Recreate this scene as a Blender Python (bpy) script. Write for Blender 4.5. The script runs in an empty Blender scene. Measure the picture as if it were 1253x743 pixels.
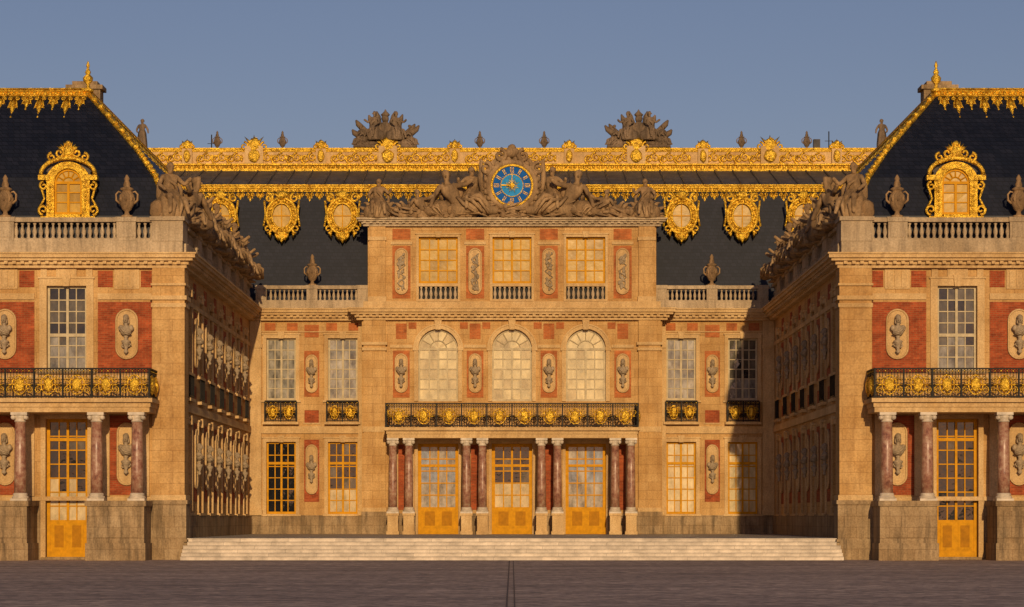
import bpy, bmesh, math, random
from math import sin, cos, pi, radians, sqrt, atan2
from mathutils import Vector, Matrix, noise
random.seed(7)
scene = bpy.context.scene
COL = scene.collection

# ------------------------------------------------------------------ materials
MATS = {}
def newmat(name):
    m = bpy.data.materials.new(name); m.use_nodes = True
    nt = m.node_tree; b = nt.nodes['Principled BSDF']
    MATS[name] = m
    return m, nt, b
def N(nt, t, **kw):
    n = nt.nodes.new(t)
    for k, v in kw.items():
        if k in n.inputs: n.inputs[k].default_value = v
        else: setattr(n, k, v)
    return n
def wallvec(nt, su=1, sz=1):
    tc = N(nt, 'ShaderNodeTexCoord'); sp = N(nt, 'ShaderNodeSeparateXYZ')
    nt.links.new(tc.outputs['Object'], sp.inputs[0])
    a = N(nt, 'ShaderNodeMath', operation='ADD')
    nt.links.new(sp.outputs[0], a.inputs[0]); nt.links.new(sp.outputs[1], a.inputs[1])
    c = N(nt, 'ShaderNodeCombineXYZ')
    m1 = N(nt, 'ShaderNodeMath', operation='MULTIPLY'); m1.inputs[1].default_value = su
    m2 = N(nt, 'ShaderNodeMath', operation='MULTIPLY'); m2.inputs[1].default_value = sz
    nt.links.new(a.outputs[0], m1.inputs[0]); nt.links.new(sp.outputs[2], m2.inputs[0])
    nt.links.new(m1.outputs[0], c.inputs[0]); nt.links.new(m2.outputs[0], c.inputs[1])
    return c.outputs[0], tc.outputs['Object']
def ramp(nt, fac, stops):
    r = N(nt, 'ShaderNodeValToRGB')
    e = r.color_ramp.elements
    while len(e) < len(stops): e.new(0.5)
    for i, (p, c) in enumerate(stops):
        e[i].position = p; e[i].color = (c[0], c[1], c[2], 1)
    nt.links.new(fac, r.inputs[0]); return r.outputs[0]
def mixc(nt, fac, a, b, mode='MIX'):
    m = N(nt, 'ShaderNodeMix', data_type='RGBA', blend_type=mode)
    for i, v in ((0, fac), (6, a), (7, b)):
        if hasattr(v, 'links') or hasattr(v, 'is_linked'): nt.links.new(v, m.inputs[i])
        elif i == 0: m.inputs[0].default_value = v
        else: m.inputs[i].default_value = (v[0], v[1], v[2], 1)
    return m.outputs[2]
def bump(nt, b, h, strength=.4, dist=.02):
    n = N(nt, 'ShaderNodeBump'); n.inputs['Strength'].default_value = strength
    n.inputs['Distance'].default_value = dist
    nt.links.new(h, n.inputs['Height']); nt.links.new(n.outputs[0], b.inputs['Normal'])
def noi(nt, vec, scale, detail=4, rough=.6):
    n = N(nt, 'ShaderNodeTexNoise'); n.inputs['Scale'].default_value = scale
    n.inputs['Detail'].default_value = detail; n.inputs['Roughness'].default_value = rough
    nt.links.new(vec, n.inputs['Vector']); return n.outputs[0]

def stone_mat(name, c1, c2, dark, joints=True, rough=.85, streak=.6):
    m, nt, b = newmat(name)
    wv, ob = wallvec(nt)
    col = ramp(nt, noi(nt, ob, .9, 6), [(.3, c1), (.7, c2)])
    # broad tonal patches (old limewash, cleaned and uncleaned areas)
    col = mixc(nt, .75, col, ramp(nt, noi(nt, ob, .28, 5, .65), [(.35, (.68, .60, .50)), (.62, (1.08, 1.05, 1.02))]), 'MULTIPLY')
    sv, _ = wallvec(nt, 2.2, .22)
    st = ramp(nt, noi(nt, sv, 1.3, 5, .7), [(.45, (0, 0, 0)), (.72, (1, 1, 1))])
    f = N(nt, 'ShaderNodeMath', operation='MULTIPLY'); f.inputs[1].default_value = streak
    nt.links.new(st, f.inputs[0])
    col = mixc(nt, f.outputs[0], col, dark)
    fine = noi(nt, ob, 14, 4)
    col = mixc(nt, .4, col, ramp(nt, fine, [(.3, (.25, .22, .18)), (.65, (1, 1, 1))]), 'MULTIPLY')
    if joints:
        br = N(nt, 'ShaderNodeTexBrick'); nt.links.new(wv, br.inputs['Vector'])
        br.inputs['Scale'].default_value = 1; br.inputs['Brick Width'].default_value = 1.05
        br.inputs['Row Height'].default_value = .48; br.inputs['Mortar Size'].default_value = .012
        br.inputs['Color1'].default_value = (1, 1, 1, 1); br.inputs['Color2'].default_value = (.8, .74, .66, 1)
        br.inputs['Mortar'].default_value = (.45, .36, .28, 1)
        col = mixc(nt, .6, col, br.outputs['Color'], 'MULTIPLY')
    nt.links.new(col, b.inputs['Base Color']); b.inputs['Roughness'].default_value = rough
    b.inputs['Specular IOR Level'].default_value = .25
    bump(nt, b, fine, .5, .03)
    return m
stone_mat('limestone', (.60, .36, .13), (.72, .48, .21), (.30, .16, .06), streak=.5)
stone_mat('limestone_trim', (.64, .43, .19), (.74, .54, .28), (.34, .2, .09), joints=False, streak=.5)
stone_mat('limestone_plinth', (.34, .24, .13), (.52, .39, .23), (.09, .065, .04), streak=.95)
stone_mat('parapet_stone', (.48, .38, .25), (.62, .5, .34), (.2, .15, .1), joints=False, streak=.85)
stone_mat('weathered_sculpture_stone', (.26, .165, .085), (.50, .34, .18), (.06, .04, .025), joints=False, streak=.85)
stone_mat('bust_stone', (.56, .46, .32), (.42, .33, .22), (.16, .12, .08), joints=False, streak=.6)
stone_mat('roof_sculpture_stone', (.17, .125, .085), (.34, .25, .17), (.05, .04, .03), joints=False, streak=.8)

def brick(name, c1, c2, mo):
    m, nt, b = newmat(name)
    wv, ob = wallvec(nt)
    br = N(nt, 'ShaderNodeTexBrick'); nt.links.new(wv, br.inputs['Vector'])
    br.inputs['Scale'].default_value = 1; br.inputs['Brick Width'].default_value = .26
    br.inputs['Row Height'].default_value = .085; br.inputs['Mortar Size'].default_value = .007
    br.inputs['Color1'].default_value = (*c1, 1); br.inputs['Color2'].default_value = (*c2, 1)
    br.inputs['Mortar'].default_value = (*mo, 1)
    c = mixc(nt, .9, br.outputs['Color'], ramp(nt, noi(nt, ob, 1.6, 8, .7), [(.3, (.45, .42, .4)), (.7, (1.25, 1.15, 1.0))]), 'MULTIPLY')
    nt.links.new(c, b.inputs['Base Color']); b.inputs['Roughness'].default_value = .88
    b.inputs['Specular IOR Level'].default_value = .15
    bump(nt, b, br.outputs['Fac'], -.4, .01)
brick('red_brick', (.42, .095, .035), (.27, .055, .022), (.32, .16, .08))
brick('painted_brick_orange', (.52, .17, .055), (.4, .12, .04), (.42, .22, .1))

m, nt, b = newmat('roof_slate')
wv, ob = wallvec(nt)
br = N(nt, 'ShaderNodeTexBrick'); nt.links.new(wv, br.inputs['Vector'])
br.inputs['Scale'].default_value = 1; br.inputs['Brick Width'].default_value = .28
br.inputs['Row Height'].default_value = .2; br.inputs['Mortar Size'].default_value = .012
br.inputs['Color1'].default_value = (.005, .008, .019, 1); br.inputs['Color2'].default_value = (.011, .014, .028, 1)
br.inputs['Mortar'].default_value = (.002, .003, .007, 1)
c = mixc(nt, .6, br.outputs['Color'], ramp(nt, noi(nt, ob, 1.1, 6), [(.3, (.6, .6, .65)), (.75, (1.5, 1.4, 1.3))]), 'MULTIPLY')
nt.links.new(c, b.inputs['Base Color']); b.inputs['Roughness'].default_value = .5
b.inputs['Specular IOR Level'].default_value = .3
bump(nt, b, br.outputs['Fac'], -.5, .01)

def gold(name, hi, lo, rough=.4):
    m, nt, b = newmat(name)
    tc = N(nt, 'ShaderNodeTexCoord'); ob = tc.outputs['Object']
    c = ramp(nt, noi(nt, ob, 4.5, 6, .75), [(.33, lo), (.46, tuple(x*.6+y*.4 for x, y in zip(hi, lo))), (.58, hi)])
    nt.links.new(c, b.inputs['Base Color'])
    b.inputs['Metallic'].default_value = .72; b.inputs['Roughness'].default_value = rough
    bump(nt, b, noi(nt, ob, 7, 4), 1.0, .12)
gold('gilded_lead', (1.0, .64, .06), (.32, .14, .012))

def simple(name, col, rough=.6, metal=0, var=.25, scale=4, bstr=.2, spec=.12):
    m, nt, b = newmat(name)
    tc = N(nt, 'ShaderNodeTexCoord'); ob = tc.outputs['Object']
    lo = tuple(x * (1 - var) for x in col); hi = tuple(min(1, x * (1 + var * .5)) for x in col)
    n1 = noi(nt, ob, scale, 5)
    nt.links.new(ramp(nt, n1, [(.3, lo), (.7, hi)]), b.inputs['Base Color'])
    b.inputs['Roughness'].default_value = rough; b.inputs['Metallic'].default_value = metal
    b.inputs['Specular IOR Level'].default_value = spec
    if bstr: bump(nt, b, n1, bstr, .02)
    return m, nt, b
simple('lead_roofing', (.085, .078, .08), .55, 0, .5, 1.5)
simple('ochre_paint', (.60, .28, .004), .6)
simple('ochre_paint_deep', (.42, .18, .003), .6)
simple('cream_paint', (.52, .43, .27), .6)
simple('black_iron', (.012, .011, .010), .5)
simple('clock_blue', (.008, .10, .38), .7)
simple('clock_blue_light', (.03, .27, .62), .7)
simple('white_marble', (.56, .47, .36), .45, 0, .4, 2.5, spec=.4)
def glass(name, col, var=.4, sc=.9, rough=.08, spec=.5):
    m, nt, b = newmat(name)
    sv, ob = wallvec(nt, 1.6, .7)
    n1 = noi(nt, sv, sc, 5, .7)  # reflected clouds and trees painted into the pane colour as dark patches
    nt.links.new(ramp(nt, n1, [(.35, tuple(x*(1-var) for x in col)), (.65, tuple(min(1, x*(1+var*.4)) for x in col))]), b.inputs['Base Color'])
    b.inputs['Roughness'].default_value = rough; b.inputs['Specular IOR Level'].default_value = spec
    bump(nt, b, noi(nt, ob, 2.2, 2), .3, .03)
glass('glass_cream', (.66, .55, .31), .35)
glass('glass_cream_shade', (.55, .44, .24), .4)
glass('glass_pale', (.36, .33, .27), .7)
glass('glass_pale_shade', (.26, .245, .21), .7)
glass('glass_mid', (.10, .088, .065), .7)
glass('glass_dark', (.015, .016, .019), .5, rough=.05)
glass('glass_ochre', (.46, .28, .035), .35, rough=.3, spec=.2)
glass('glass_ochre_shade', (.36, .21, .03), .35, rough=.3, spec=.2)
glass('glass_blue_reflection', (.27, .32, .38), .6)  # blue reflection painted on as the pane's base colour

m, nt, b = newmat('red_marble')
tc = N(nt, 'ShaderNodeTexCoord'); ob = tc.outputs['Object']
c = ramp(nt, noi(nt, ob, 3.6, 9, .78), [(.34, (.1, .04, .03)), (.46, (.28, .125, .08)), (.56, (.37, .22, .145)), (.7, (.55, .44, .31))])
nt.links.new(c, b.inputs['Base Color']); b.inputs['Roughness'].default_value = .35

m, nt, b = newmat('step_marble')
wv, ob = wallvec(nt)
br = N(nt, 'ShaderNodeTexBrick'); nt.links.new(wv, br.inputs['Vector'])
br.inputs['Scale'].default_value = 1; br.inputs['Brick Width'].default_value = 2.1
br.inputs['Row Height'].default_value = .158; br.inputs['Mortar Size'].default_value = .006
br.inputs['Color1'].default_value = (.74, .62, .48, 1); br.inputs['Color2'].default_value = (.55, .46, .36, 1)
br.inputs['Mortar'].default_value = (.2, .16, .12, 1)
c = mixc(nt, .85, br.outputs['Color'], ramp(nt, noi(nt, ob, 1.5, 8, .7), [(.3, (.45, .43, .41)), (.65, (1.1, 1.1, 1.1))]), 'MULTIPLY')
nt.links.new(c, b.inputs['Base Color']); b.inputs['Roughness'].default_value = .5

m, nt, b = newmat('court_checker_marble')
tc = N(nt, 'ShaderNodeTexCoord')
ch = N(nt, 'ShaderNodeTexChecker'); ch.inputs['Scale'].default_value = 1.2
ch.inputs['Color1'].default_value = (.5, .46, .4, 1); ch.inputs['Color2'].default_value = (.06, .06, .065, 1)
nt.links.new(tc.outputs['Object'], ch.inputs['Vector']); nt.links.new(ch.outputs[0], b.inputs['Base Color'])
b.inputs['Roughness'].default_value = .55

m, nt, b = newmat('cobblestones')
tc = N(nt, 'ShaderNodeTexCoord'); ob = tc.outputs['Object']
vo = N(nt, 'ShaderNodeTexVoronoi'); vo.inputs['Scale'].default_value = 4.6; nt.links.new(ob, vo.inputs['Vector'])
sepc = N(nt, 'ShaderNodeSeparateColor'); nt.links.new(vo.outputs['Color'], sepc.inputs[0])
c = ramp(nt, sepc.outputs[0], [(0, (.21, .165, .155)), (.5, (.34, .27, .25)), (1, (.5, .40, .35))])
mp = N(nt, 'ShaderNodeMapping'); mp.inputs['Scale'].default_value = (.12, .5, 1); nt.links.new(ob, mp.inputs[0])
c = mixc(nt, .9, c, ramp(nt, noi(nt, mp.outputs[0], .55, 9, .75), [(.32, (.5, .47, .47)), (.66, (1.35, 1.28, 1.22))]), 'MULTIPLY')
c = mixc(nt, .75, c, ramp(nt, noi(nt, ob, 1.3, 8, .85), [(.36, (.35, .35, .36)), (.62, (1.35, 1.3, 1.25))]), 'MULTIPLY')
nt.links.new(c, b.inputs['Base Color']); b.inputs['Roughness'].default_value = .8
bump(nt, b, noi(nt, ob, 5, 4), .8, .06)
simple('drain_stone', (.13, .105, .1), .8)

# ------------------------------------------------------------------ builder
XF = Matrix.Identity(4)
SIGN = 1
PARTS = {}
class MB:
    def __init__(s, group, part, mat, smooth):
        s.g, s.p, s.m, s.sm = group, part, mat, smooth; s.v = []; s.f = []
    def add(s, vs, fs):
        o = len(s.v)
        s.v.extend([tuple(XF @ Vector(p)) for p in vs])
        flip = XF.determinant() < 0
        for f in fs:
            t = tuple(i + o for i in f)
            s.f.append(t[::-1] if flip else t)
    def box(s, x0, x1, y0, y1, z0, z1):
        s.add([(x0,y0,z0),(x1,y0,z0),(x1,y1,z0),(x0,y1,z0),(x0,y0,z1),(x1,y0,z1),(x1,y1,z1),(x0,y1,z1)],
              [(0,3,2,1),(4,5,6,7),(0,1,5,4),(1,2,6,5),(2,3,7,6),(3,0,4,7)])
    def quad(s, a, b, c, d): s.add([a, b, c, d], [(0, 1, 2, 3)])
    def lathe(s, cx, cy, z0, prof, n=10, sc=1):
        vs, fs = [], []
        for r, z in prof:
            for i in range(n):
                a = 2 * pi * i / n
                vs.append((cx + r * sc * cos(a), cy + r * sc * sin(a), z0 + z * sc))
        k = len(prof)
        for j in range(k - 1):
            for i in range(n):
                fs.append((j*n+i, j*n+(i+1) % n, (j+1)*n+(i+1) % n, (j+1)*n+i))
        fs.append(tuple(range(n))[::-1]); fs.append(tuple(range((k-1)*n, k*n)))
        s.add(vs, fs)
    def prism(s, pts, y0, y1):
        n = len(pts)
        s.add([(x, y0, z) for x, z in pts] + [(x, y1, z) for x, z in pts],
              [tuple(range(n)), tuple(range(n, 2*n))[::-1]] + [(i, n+i, n+(i+1) % n, (i+1) % n) for i in range(n)])
    def ell(s, c, rx, ry, rz, n=8, m=6, lump=0):
        vs, fs = [], []
        for j in range(m + 1):
            t = pi * j / m
            for i in range(n):
                a = 2*pi*i/n
                k = 1 + (lump * (random.random() - .5) if lump else 0)
                vs.append((c[0]+rx*k*sin(t)*cos(a), c[1]+ry*k*sin(t)*sin(a), c[2]+rz*k*cos(t)))
        for j in range(m):
            for i in range(n):
                fs.append((j*n+i, (j+1)*n+i, (j+1)*n+(i+1) % n, j*n+(i+1) % n))
        s.add(vs, fs)
    def tube(s, pts, rad, n=6, closed=False):
        P = [Vector(p) for p in pts]; k = len(P)
        if not isinstance(rad, (list, tuple)): rad = [rad]*k
        vs, fs = [], []
        for j in range(k):
            if closed: t = P[(j+1) % k]-P[j-1]
            else: t = P[min(j+1, k-1)]-P[max(j-1, 0)]
            if t.length < 1e-6: t = Vector((1, 0, 0))
            t.normalize()
            ref = Vector((0, 1, 0)) if abs(t.y) < .9 else Vector((0, 0, 1))
            a = t.cross(ref).normalized(); bb = a.cross(t).normalized()
            for i in range(n):
                q = 2*pi*i/n
                vs.append(tuple(P[j] + (a*cos(q)+bb*sin(q))*rad[j]))
        for j in range(k if closed else k-1):
            for i in range(n):
                j2 = (j+1) % k
                fs.append((j*n+i, j*n+(i+1) % n, j2*n+(i+1) % n, j2*n+i))
        if not closed:
            fs.append(tuple(range(n))[::-1]); fs.append(tuple(range((k-1)*n, k*n)))
        s.add(vs, fs)
    def ring(s, cx, cy, cz, rx, rz, r, n=20, m=6):
        s.tube([(cx+rx*cos(2*pi*i/n), cy, cz+rz*sin(2*pi*i/n)) for i in range(n)], r, m, True)
    def scroll(s, cx, cy, cz, R, r, d=1, a0=0, turns=1.4, n=14, m=5):
        pts, rr = [], []
        for i in range(n+1):
            t = i/n; a = a0 + d*t*turns*2*pi; q = R*(1-.8*t)
            pts.append((cx+q*cos(a), cy, cz+q*sin(a))); rr.append(r*(1-.35*t))
        s.tube(pts, rr, m)
    def leaf(s, x0, z0, x1, z1, y, w, th=.05):
        dx, dz = x1-x0, z1-z0; L = sqrt(dx*dx+dz*dz) or 1; nx, nz = -dz/L, dx/L
        vs = [(x0, y, z0), (x0+dx*.4+nx*w, y, z0+dz*.4+nz*w), (x1, y, z1), (x0+dx*.4-nx*w, y, z0+dz*.4-nz*w), (x0+dx*.4, y-th, z0+dz*.4)]
        s.add(vs, [(0, 1, 4), (1, 2, 4), (2, 3, 4), (3, 0, 4), (0, 3, 2, 1)])
def B(group, part, mat, smooth=False):
    k = (group, SIGN if group == 'palace_wing' else 0, part, mat)
    if k not in PARTS: PARTS[k] = MB(group, part, mat, smooth)
    return PARTS[k]
ROOTS = {}
def root(key, name):
    if key not in ROOTS:
        e = bpy.data.objects.new(name, None); COL.objects.link(e); ROOTS[key] = e
    return ROOTS[key]
def mesh_from(mbv, mbf, name, mat, smooth):
    me = bpy.data.meshes.new(name); me.from_pydata(mbv, [], mbf); me.update()
    me.materials.append(MATS[mat])
    if smooth: me.polygons.foreach_set('use_smooth', [True]*len(me.polygons))
    return me

# ------------------------------------------------------------------ parts
def wall(mb, u0, u1, z0, z1, ops, v=0., rev=.4):
    us = sorted(set([u0, u1] + [o[0] for o in ops] + [o[1] for o in ops]))
    zs = sorted(set([z0, z1] + [o[2] for o in ops] + [o[3] for o in ops]))
    for i in range(len(us)-1):
        for j in range(len(zs)-1):
            a, b2, c, d = us[i], us[i+1], zs[j], zs[j+1]
            mu, mz = (a+b2)/2, (c+d)/2
            if mu < u0 or mu > u1 or mz < z0 or mz > z1: continue
            if any(o[0] < mu < o[1] and o[2] < mz < o[3] for o in ops): continue
            mb.quad((a, v, c), (b2, v, c), (b2, v, d), (a, v, d))
    for a, b2, c, d in ops:
        mb.quad((a, v, c), (a, v+rev, c), (a, v+rev, d), (a, v, d))
        mb.quad((b2, v, c), (b2, v, d), (b2, v+rev, d), (b2, v+rev, c))
        mb.quad((a, v, d), (a, v+rev, d), (b2, v+rev, d), (b2, v, d))
        mb.quad((a, v, c), (b2, v, c), (b2, v+rev, c), (a, v+rev, c))
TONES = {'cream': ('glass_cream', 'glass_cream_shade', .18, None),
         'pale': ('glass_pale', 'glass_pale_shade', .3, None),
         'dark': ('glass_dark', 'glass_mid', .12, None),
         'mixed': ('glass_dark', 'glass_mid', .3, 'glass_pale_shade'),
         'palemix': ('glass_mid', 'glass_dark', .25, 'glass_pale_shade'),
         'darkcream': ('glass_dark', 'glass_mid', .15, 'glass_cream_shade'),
         'blue': ('glass_blue_reflection', 'glass_pale', .3, 'glass_pale'),
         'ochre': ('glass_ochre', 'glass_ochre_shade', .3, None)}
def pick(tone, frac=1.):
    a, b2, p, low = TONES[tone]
    if low and frac < .36 + random.uniform(-.06, .06): return low  # lower panes get a paler material: whitish reflection painted in
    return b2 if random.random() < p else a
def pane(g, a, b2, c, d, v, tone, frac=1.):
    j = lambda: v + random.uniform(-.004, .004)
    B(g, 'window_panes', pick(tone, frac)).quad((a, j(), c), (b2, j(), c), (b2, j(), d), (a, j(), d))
def window(g, cx, z0, z1, hw, v, fm='cream_paint', nx=4, nz=6, tone='pale', arch=False, zpanel=None, bar=.026, fw=.1, tr=None):
    F = B(g, 'window_frames', fm)
    ztop = z1 - hw if arch else z1
    F.box(cx-hw, cx-hw+fw, v, v+.12, z0, ztop); F.box(cx+hw-fw, cx+hw, v, v+.12, z0, ztop)
    F.box(cx-hw+fw, cx+hw-fw, v+.003, v+.12, z0, z0+fw*1.3)
    zb = z0+fw*1.3
    if zpanel:
        F.box(cx-hw+fw, cx+hw-fw, v+.03, v+.11, zb, zpanel)
        for sx in (-1, 1):
            a, b2 = sorted((cx+sx*.09, cx+sx*(hw-fw-.09)))
            F.box(a, b2, v+.005, v+.05, zb+.12, zpanel-.12)
            B(g, 'door_panels', 'ochre_paint_deep').box(a+.1, b2-.1, v-.005, v+.04, zb+.24, zpanel-.24)
        zb = zpanel
    if not arch: F.box(cx-hw+fw, cx+hw-fw, v+.003, v+.12, z1-fw, z1)
    zt = ztop if arch else z1-fw
    F.box(cx-.055, cx+.055, v-.01, v+.1, zb, zt)
    if tr:
        F.box(cx-hw+fw, cx+hw-fw, v-.015, v+.1, tr-.07, tr+.07)
    x0, x1 = cx-hw+fw, cx+hw-fw
    for i in range(1, nx):
        if i*2 == nx: continue
        x = x0+(x1-x0)*i/nx; F.box(x-bar, x+bar, v+.02, v+.07, zb, zt)
    for j in range(1, nz):
        z = zb+(zt-zb)*j/nz; F.box(x0, x1, v+.024, v+.066, z-bar, z+bar)
    for i in range(nx):
        for j in range(nz):
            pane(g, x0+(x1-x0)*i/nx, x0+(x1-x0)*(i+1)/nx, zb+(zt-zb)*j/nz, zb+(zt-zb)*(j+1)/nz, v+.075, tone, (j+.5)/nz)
    if arch:
        R = hw; n = 16
        arcs = [(cx+R*cos(pi*i/n), ztop+R*sin(pi*i/n)) for i in range(n+1)]
        inn = [(cx+(R-fw)*cos(pi*i/n), ztop+(R-fw)*sin(pi*i/n)) for i in range(n+1)]
        for i in range(n):
            F.prism([arcs[i], arcs[i+1], inn[i+1], inn[i]], v, v+.12)
        F.box(cx-R, cx+R, v-.006, v+.11, ztop-.06, ztop+.06)
        for k in range(6):
            a0, a1 = pi*k/6, pi*(k+1)/6
            B(g, 'window_panes', pick(tone)).add([(cx, v+.08, ztop), (cx+R*cos(a0), v+.08, ztop+R*sin(a0)), (cx+R*cos(a1), v+.075, ztop+R*sin(a1))], [(0, 1, 2)])
        for k in range(1, 6):
            a = pi*k/6
            F.tube([(cx+.4*R*cos(a), v+.04, ztop+.4*R*sin(a)), (cx+(R-.03)*cos(a), v+.04, ztop+(R-.03)*sin(a))], .03, 4)
        F.tube([(cx+.42*R*cos(pi*i/10), v+.04, ztop+.42*R*sin(pi*i/10)) for i in range(11)], .03, 4)
def archfill(mb, cx, ztop, hw, v, rev=.4):
    n = 16; zs = ztop-hw
    P = [(cx+hw*cos(pi*i/n), zs+hw*sin(pi*i/n)) for i in range(n+1)]
    for i in range(n):
        (xa, za), (xb, zb) = P[i], P[i+1]
        mb.quad((xa, v, za), (xa, v, ztop), (xb, v, ztop), (xb, v, zb))
        mb.quad((xa, v, za), (xb, v, zb), (xb, v+rev, zb), (xa, v+rev, za))
def surround(g, cx, z0, z1, hw, w=.2, p=.07, key=True, sill=True, v=0):
    T = B(g, 'window_surrounds', 'limestone_trim')
    T.box(cx-hw-w, cx-hw-.003, v-p, v+.05, z0, z1); T.box(cx+hw+.003, cx+hw+w, v-p, v+.05, z0, z1)
    T.box(cx-hw-w, cx+hw+w, v-p-.01, v+.05, z1+.003, z1+w)
    T.box(cx-hw-w-.06, cx+hw+w+.06, v-p-.06, v+.03, z1+w, z1+w+.08)
    if key: T.prism([(cx-.13, z1-.02), (cx+.13, z1-.02), (cx+.2, z1+w+.16), (cx-.2, z1+w+.16)], v-p-.1, v)
    if sill: T.box(cx-hw-w-.08, cx+hw+w+.08, v-p-.08, v+.3, z0-.12, z0-.003)
CPROF = [(.14, .28), (.16, .38), (.12, .58), (.16, .7), (.07, .76)]
def cornice(g, u0, u1, z, prof, e0=0, e1=0, v=0, dent=True, mat='limestone_trim'):
    T = B(g, 'cornice', mat); zz = z
    for i, (h, p) in enumerate(prof):
        T.box(u0-e0*p, u1+e1*p, v-p, v+.08, zz, zz+h-.0005)
        if dent and i == 1:
            p2 = prof[2][1]-.06; a = u0-e0*p+.1
            while a < u1+e1*p-.2:
                T.box(a, a+.16, v-p2, v-p+.02, zz+.02, zz+h-.004); a += .36
        zz += h
    return zz
BALP = [(.05, 0), (.085, .01), (.085, .06), (.05, .1), (.1, .26), (.095, .34), (.045, .52), (.045, .58), (.075, .62), (.075, .7)]
def balustrade(g, u0, u1, z, v=0, h=.7, peds=(), pedw=.5, mat='parapet_stone', sp=.27):
    T = B(g, 'balustrade', mat); S = B(g, 'balusters', mat, True)
    T.box(u0, u1, v-.2, v+.18, z, z+.1)
    T.box(u0, u1, v-.22, v+.2, z+.1+h, z+.1+h+.16)
    T.box(u0, u1, v-.16, v+.14, z+.1+h+.16, z+.1+h+.2)
    for c in peds:
        T.box(c-pedw/2, c+pedw/2, v-.25, v+.23, z-.003, z+h+.104)
        T.box(c-pedw/2-.05, c+pedw/2+.05, v-.3, v+.27, z+h+.104, z+h+.31)
        T.box(c-pedw/2+.1, c+pedw/2-.1, v-.28, v-.2, z+.15, z+h+.02)
    a = u0+sp/2
    while a < u1:
        if not any(abs(a-c) < pedw/2+.05 for c in peds):
            S.lathe(a, v, z+.1, BALP, 8, h/.7)
        a += sp
    return z+h+.3
def column(g, x, y, z0, z1, r):
    S = B(g, 'column_shafts', 'red_marble', True); W = B(g, 'column_capitals', 'white_marble', True); Wb = B(g, 'column_abaci', 'white_marble')
    Wb.box(x-r*1.4, x+r*1.4, y-r*1.4, y+r*1.4, z0, z0+.1)
    W.lathe(x, y, z0+.1, [(r*1.35, 0), (r*1.42, .05), (r*1.3, .1), (r*1.12, .12), (r*1.2, .16), (r*1.2, .2), (r*1.02, .24)], 16)
    H = z1-z0-.34-.42
    S.lathe(x, y, z0+.34, [(r*1.0, 0), (r, H*.3), (r*.96, H*.6), (r*.86, H)], 16)
    W.lathe(x, y, z1-.42, [(r*.86, 0), (r*.98, .02), (r*.98, .06), (r*.9, .08), (r*.92, .16), (r*1.25, .3)], 16)
    for sx in (-1, 1):
        W.tube([(x+sx*r*.98, y-r*1.1, z1-.22), (x+sx*r*.98, y+r*1.1, z1-.22)], .1, 10)
    Wb.box(x-r*1.35, x+r*1.35, y-r*1.35, y+r*1.35, z1-.12, z1)
def niche(g, cx, z0, z1, hw, v=0):
    T = B(g, 'niche_frames', 'limestone_trim', False)
    n = 10; r = hw; pts = []
    for i in range(n+1): pts.append((cx+r*cos(pi*i/n), z1-r+r*sin(pi*i/n)))
    for i in range(n+1): pts.append((cx-r*cos(pi*i/n), z0+r-r*sin(pi*i/n)))
    T.prism(pts, v-.075, v)
    B(g, 'niche_mouldings', 'limestone_trim', True).tube([(x, v-.085, z) for x, z in pts], .045, 6, True)
def railing(g, u0, u1, z0, z1, v, goldness=1, period=1.3, feet=True):
    K = B(g, 'balcony_ironwork', 'black_iron'); G = B(g, 'balcony_gilding', 'gilded_lead', True)
    K.box(u0, u1, v-.05, v+.05, z1-.06, z1); K.box(u0, u1, v-.03, v+.03, z0+.04, z0+.09)
    K.box(u0, u1, v-.02, v+.02, z1-.24, z1-.2)
    n = max(1, round((u1-u0)/period)); w = (u1-u0)/n; h = z1-.24-z0-.09; zc = z0+.09+h/2
    for i in range(n+1):
        x = u0+i*w; K.box(x-.035, x+.035, v-.045, v+.045, z0, z1-.06)
    k = int((u1-u0)/.13)
    for i in range(k):
        x = u0+(i+.5)*(u1-u0)/k; K.box(x-.012, x+.012, v-.012, v+.012, z0+.09, z1-.06)
        K.ring(x, v-.01, z1-.13, .05, .055, .012, 8, 4)
        if i % 2 == 0 and goldness > .5: G.ell((x, v-.02, z1-.13), .03, .03, .04, 6, 4)
    for i in range(n):
        cx = u0+(i+.5)*w; q = min(w*.22, h*.3)
        m1 = G if goldness > .3 else K
        m1.ell((cx, v-.07, zc), q*.8, .1, h*.32, 10, 8, .2)
        m1.ring(cx, v-.03, zc, q*1.15, h*.43, .032, 16, 5)
        for a in range(8):
            t = a*pi/4; m1.leaf(cx+q*.5*cos(t), zc+q*.5*sin(t), cx+q*1.4*cos(t), zc+h*.46*sin(t), v-.05, .05, .06)
        for sx in (-1, 1):
            for sz in (-1, 1):
                mm = G if (goldness > .8 or (goldness > .3 and sz > 0)) else K
                mm.scroll(cx+sx*w*.34, v-.03, zc+sz*h*.23, min(w*.13, h*.22), .026, sx*sz, pi/2, 1.5, 12, 4)
            m1.leaf(cx+sx*w*.2, zc, cx+sx*w*.48, zc, v-.04, .06, .04)
            K.scroll(cx+sx*w*.42, v+.0, zc, .11, .018, sx, 0, 1.4, 10, 4)
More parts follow.
